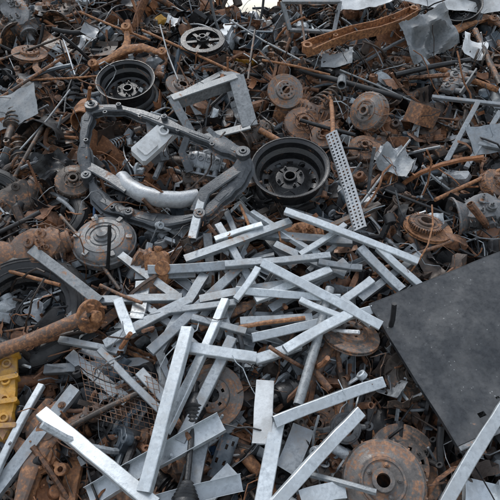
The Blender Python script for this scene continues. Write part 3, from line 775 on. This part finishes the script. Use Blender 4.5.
for gx,gy in((105,112),(140,116),(178,130),(212,144),(238,172),(112,207),(86,140)):
    b.T=onheap(gx,gy,.365 if gy<150 else (.31 if gx>230 else (.20 if gy>200 else .285))); b.ring(.014,.008,-.02,.004,14)
b.T=Matrix.Identity(4); make('vehicle_subframe',b,M_sub)
mb=MB(); pp=[hp(122,178,.2),hp(128,186,.22),hp(142,194,.24),hp(160,199,.24),(hp(180,200,.23)),hp(198,197,.22)]
mb.tube(pp,wd(160,195,.2,17)/2,18,True,sc=[.95,1,1.03,1,1,.95]); make('exhaust_pipe',mb,M_alu)
mb=MB(); mb.box(.11,.28,.06,.012); mb.T=Tm(z=.03,y=-.06); mb.box(.08,.10,.03,.01); mb.T=Tm(z=.03,y=.07); mb.ring(.03,.02,0,.02,18)
make('white_plastic_housing',mb,M_white,onheap(155,142,.30,20,10,-38,1.0))
# box frame of wide flat bars
b=MB()
def seg(a_,c_,w=.045,t=.010,up=None): b.sweep([a_,a_.lerp(c_,.5),c_],rrect(w,t,.002),up=up or HN)
f=[(172,98,.32),(236,76,.32),(250,126,.20),(195,140,.16)]; g2=[(186,92,.17),(224,72,.17),(236,112,.07),(206,128,.05)]
F1=[hp(*q) for q in f]; G1=[hp(*q) for q in g2]
for i in range(4):
    seg(F1[i],F1[(i+1)%4],.10 if i==1 else .055,.012); seg(G1[i],G1[(i+1)%4],.045); seg(F1[i],G1[i],.07)
seg(F1[1].lerp(F1[2],.05)-HN*.05,F1[1].lerp(F1[2],.95)-HN*.05,.008,.10)
seg(F1[0].lerp(F1[1],.05)-HN*.05,F1[0].lerp(F1[1],.95)-HN*.05,.008,.09)
make('steel_box_frame',b,M_frame)
b=MB()
for q in((432,97,.2,512,106,.22),(446,162,.2,478,102,.24),(466,168,.18,500,112,.22),(456,140,.2,512,150,.2)):
    b.sweep([hp(*q[:3]),hp(*q[3:])],rrect(.03,.022,.003),up=HN)
make('tubular_steel_frame',b,M_zincd)
b=MB()
for q in((282,2,.34,340,2,.3),(282,2,.34,290,30,.2),(340,2,.3,334,32,.2),(290,30,.2,334,32,.2)):
    b.sweep([hp(*q[:3]),hp(*q[3:])],rrect(.03,.022,.003),up=HN)
make('rectangular_steel_frame',b,M_frame)
# pressed rusty chassis arm, slightly curved, wide flanged end at the left
b=MB(); pa=[hp(304,50,.24),hp(314,46,.26),hp(330,40,.28),(hp(352,33,.30)),hp(376,28,.30),hp(398,20,.29),hp(414,11,.28)]
b.sweep(pa,[(-.045,.03),(-.045,-.03),(.045,-.03),(.045,.03),(.037,.03),(.037,-.022),(-.037,-.022),(-.037,.03)],up=HN,sc=[(1.35,.7),(1.25,.9),(1,1),(.9,1.1),(.95,1.1),(1.0,1),(.8,.8)])
for gx,gy,r_ in((307,49,.034),(335,39,.018),(362,30,.022),(392,22,.018),(413,12,.030)):
    b.T=onheap(gx,gy,.27); b.ring(r_,r_*.55,-.02,.035,18)
b.T=Matrix.Identity(4); make('rusty_chassis_arm',b,M_orange)
A=hp(332,134,.32);B=hp(361,230,.24); c=(A+B)/2; d=(B-A); Ln=d.length; y=d.normalized(); z=(HN-y*HN.dot(y)).normalized(); z=Matrix.Rotation(radians(38),3,y)@z; x=y.cross(z)
Mx=Matrix(((x.x,y.x,z.x,c.x),(x.y,y.y,z.y,c.y),(x.z,y.z,z.z,c.z),(0,0,0,1)))
make('perforated_steel_strip',perf(.075,Ln,7,61,.002,.12,-.008),M_alu,Mx)
mb=MB()
mb.plate(rrect(.17,.13,.01),rrect(.158,.118,.008),.12); mb.plate(rrect(.156,.116,.006),None,.004,.0); mb.T=Tm(x=.09,z=.06,ry=pi/2); mb.ring(.03,.018,0,.02,18)
make('steel_battery_box',mb,M_rust,onheap(418,124,.14,-30,20,20,1))
mb=MB(); mb.lathe([(.07,-.1),(.085,-.09),(.085,.0),(.07,.02),(.07,.1),(.062,.1),(.062,.0),(.06,-.1)],28,True); make('rusty_sleeve',mb,M_orange,onheap(86,116,.16,70,0,30,1))
make('black_plastic_casing',crumple(.34,.22,16,12,.03,31,2.4,.004,.3),M_rub,onheap(45,116,.2,140,10,10,1))
make('scrap_car_panel',crumple(.5,.26,20,12,.012,41,.5,.002,.15),M_sheet,onheap(2,114,.18,14,-8,15,1))
make('scrap_car_panel',crumple(.28,.18,16,10,.012,45,.5,.002,.15),M_zincd,onheap(488,140,.2,20,8,15,1))
mb=MB(); mb.lump(.035,.17,.028,16,.12,4)
for k in range(4):
    mb.T=Tm(y=-.13+.09*k,z=.018,rz=.1*k-.1); mb.box(.09,.018,.05,.004); mb.T=Tm(y=-.10+.07*k,z=.020); mb.ring(.018,.01,0,.018,14)
mb.T=Tm(x=-.06,y=.1); mb.box(.1,.1,.03,.01)
make('yellow_machine_bracket',mb,M_yel,onheap(7,394,.2,0,10,12,1.1))

# wire mesh
b=MB()
def mp(i,j):
    gx=78+i*5.6+j*1.0; gy=352+j*5.4+i*1.6
    return hp(gx,gy,.21+.05*noise.noise(Vector((i*.35,j*.35,2)))+.02*sin(i*.5))
for i in range(15): b.tube([mp(i,j) for j in range(13)],.0013,4)
for j in range(13): b.tube([mp(i,j)+HN*.002 for i in range(15)],.0013,4)
make('wire_mesh',b,M_rust)

# dark painted sheet panel, right
A=hp(369,304,.27);B=hp(474,262,.31);D_=hp(458,446,.30)
ex=(B-A); ey=(D_-A); nz_=ex.cross(ey).normalized()
if nz_.dot(HN)<0: nz_=-nz_
b=MB(); P=[]; nx,ny=56,72
for i in range(nx+1):
    row=[]
    for j in range(ny+1):
        u=i/nx;v=j/ny; p=A+ex*u*1.55+ey*v
        w_=.012*noise.noise(Vector((u*3,v*3,1)))+.018*math.exp(-((u-.75)**2+(v-.35)**2)*14)-.012*math.exp(-((u-.3)**2+(v-.7)**2)*30)
        row.append(tuple(p+nz_*w_))
    P.append(row)
b.grid(P,-.0025,lambda i,j: not((i in(9,10) and j in(64,65)) or (i==16 and j==61)))
for pth in ([P[0][j] for j in range(ny+1)],[P[i][0] for i in range(nx+1)]):
    b.sweep([Vector(p)-nz_*.012 for p in pth],rrect(.004,.026,.001),up=nz_)
b.mi=1; exn=ey.normalized()
b.sweep([Vector(P[i][ny])+exn*.011-nz_*.004 for i in range(nx+1)],rrect(.018,.010,.003),up=nz_)   # folded bare edge
make('steel_door_panel',b,[M_panel,M_frame])

# white car bonnets on the crest (top right)
make('scrap_car_bonnet',crumple(.95,.4,30,16,.015,61,.6,.003,.2),M_white,Matrix.Translation(hp(455,-12,.28))@SB@Matrix.Rotation(radians(24),4,'X')@Matrix.Rotation(radians(-6),4,'Z'))
make('scrap_car_bonnet',crumple(.4,.2,20,12,.015,66,.6,.003,.2),M_white,Matrix.Translation(hp(362,-2,.28))@SB@Matrix.Rotation(radians(20),4,'X')@Matrix.Rotation(radians(12),4,'Z'))

# ------------------------------------------------------------------ light, sky, camera
w=bpy.data.worlds.new('World'); bpy.context.scene.world=w; w.use_nodes=True
nt=w.node_tree; bg=nt.nodes['Background']; sky=nt.nodes.new('ShaderNodeTexSky'); sky.sky_type='NISHITA'; sky.sun_disc=False
EL,RO=radians(62),radians(-35)
sky.sun_elevation=EL; sky.sun_rotation=RO; sky.air_density=1.4; sky.dust_density=1.5
hs=nt.nodes.new('ShaderNodeHueSaturation'); hs.inputs['Saturation'].default_value=.35; hs.inputs['Value'].default_value=1.55
mx=nt.nodes.new('ShaderNodeMix'); mx.data_type='RGBA'; mx.blend_type='MULTIPLY'; mx.inputs[0].default_value=1; mx.inputs[7].default_value=(.97,1.0,1.02,1)
nt.links.new(sky.outputs[0],hs.inputs['Color']); nt.links.new(hs.outputs[0],mx.inputs[6]); nt.links.new(mx.outputs[2],bg.inputs['Color']); bg.inputs['Strength'].default_value=.15
sl=bpy.data.lights.new('sun','SUN'); sl.energy=1.5; sl.angle=radians(22); sl.color=(1,.98,.95)
so=bpy.data.objects.new('sun',sl); bpy.context.scene.collection.objects.link(so)
sd=Vector((sin(RO)*cos(EL),cos(RO)*cos(EL),sin(EL)))
so.rotation_euler=sd.to_track_quat('Z','Y').to_euler()
cd=bpy.data.cameras.new('camera'); cd.sensor_width=36; cd.lens=36; cd.clip_end=3000; cd.clip_start=.05
co=bpy.data.objects.new('camera',cd); bpy.context.scene.collection.objects.link(co)
co.location=CAM; co.rotation_euler=(radians(90)-PIT,0,0); bpy.context.scene.camera=co
sc=bpy.context.scene; sc.view_settings.view_transform='Standard'; sc.view_settings.look='None'; sc.view_settings.exposure=0
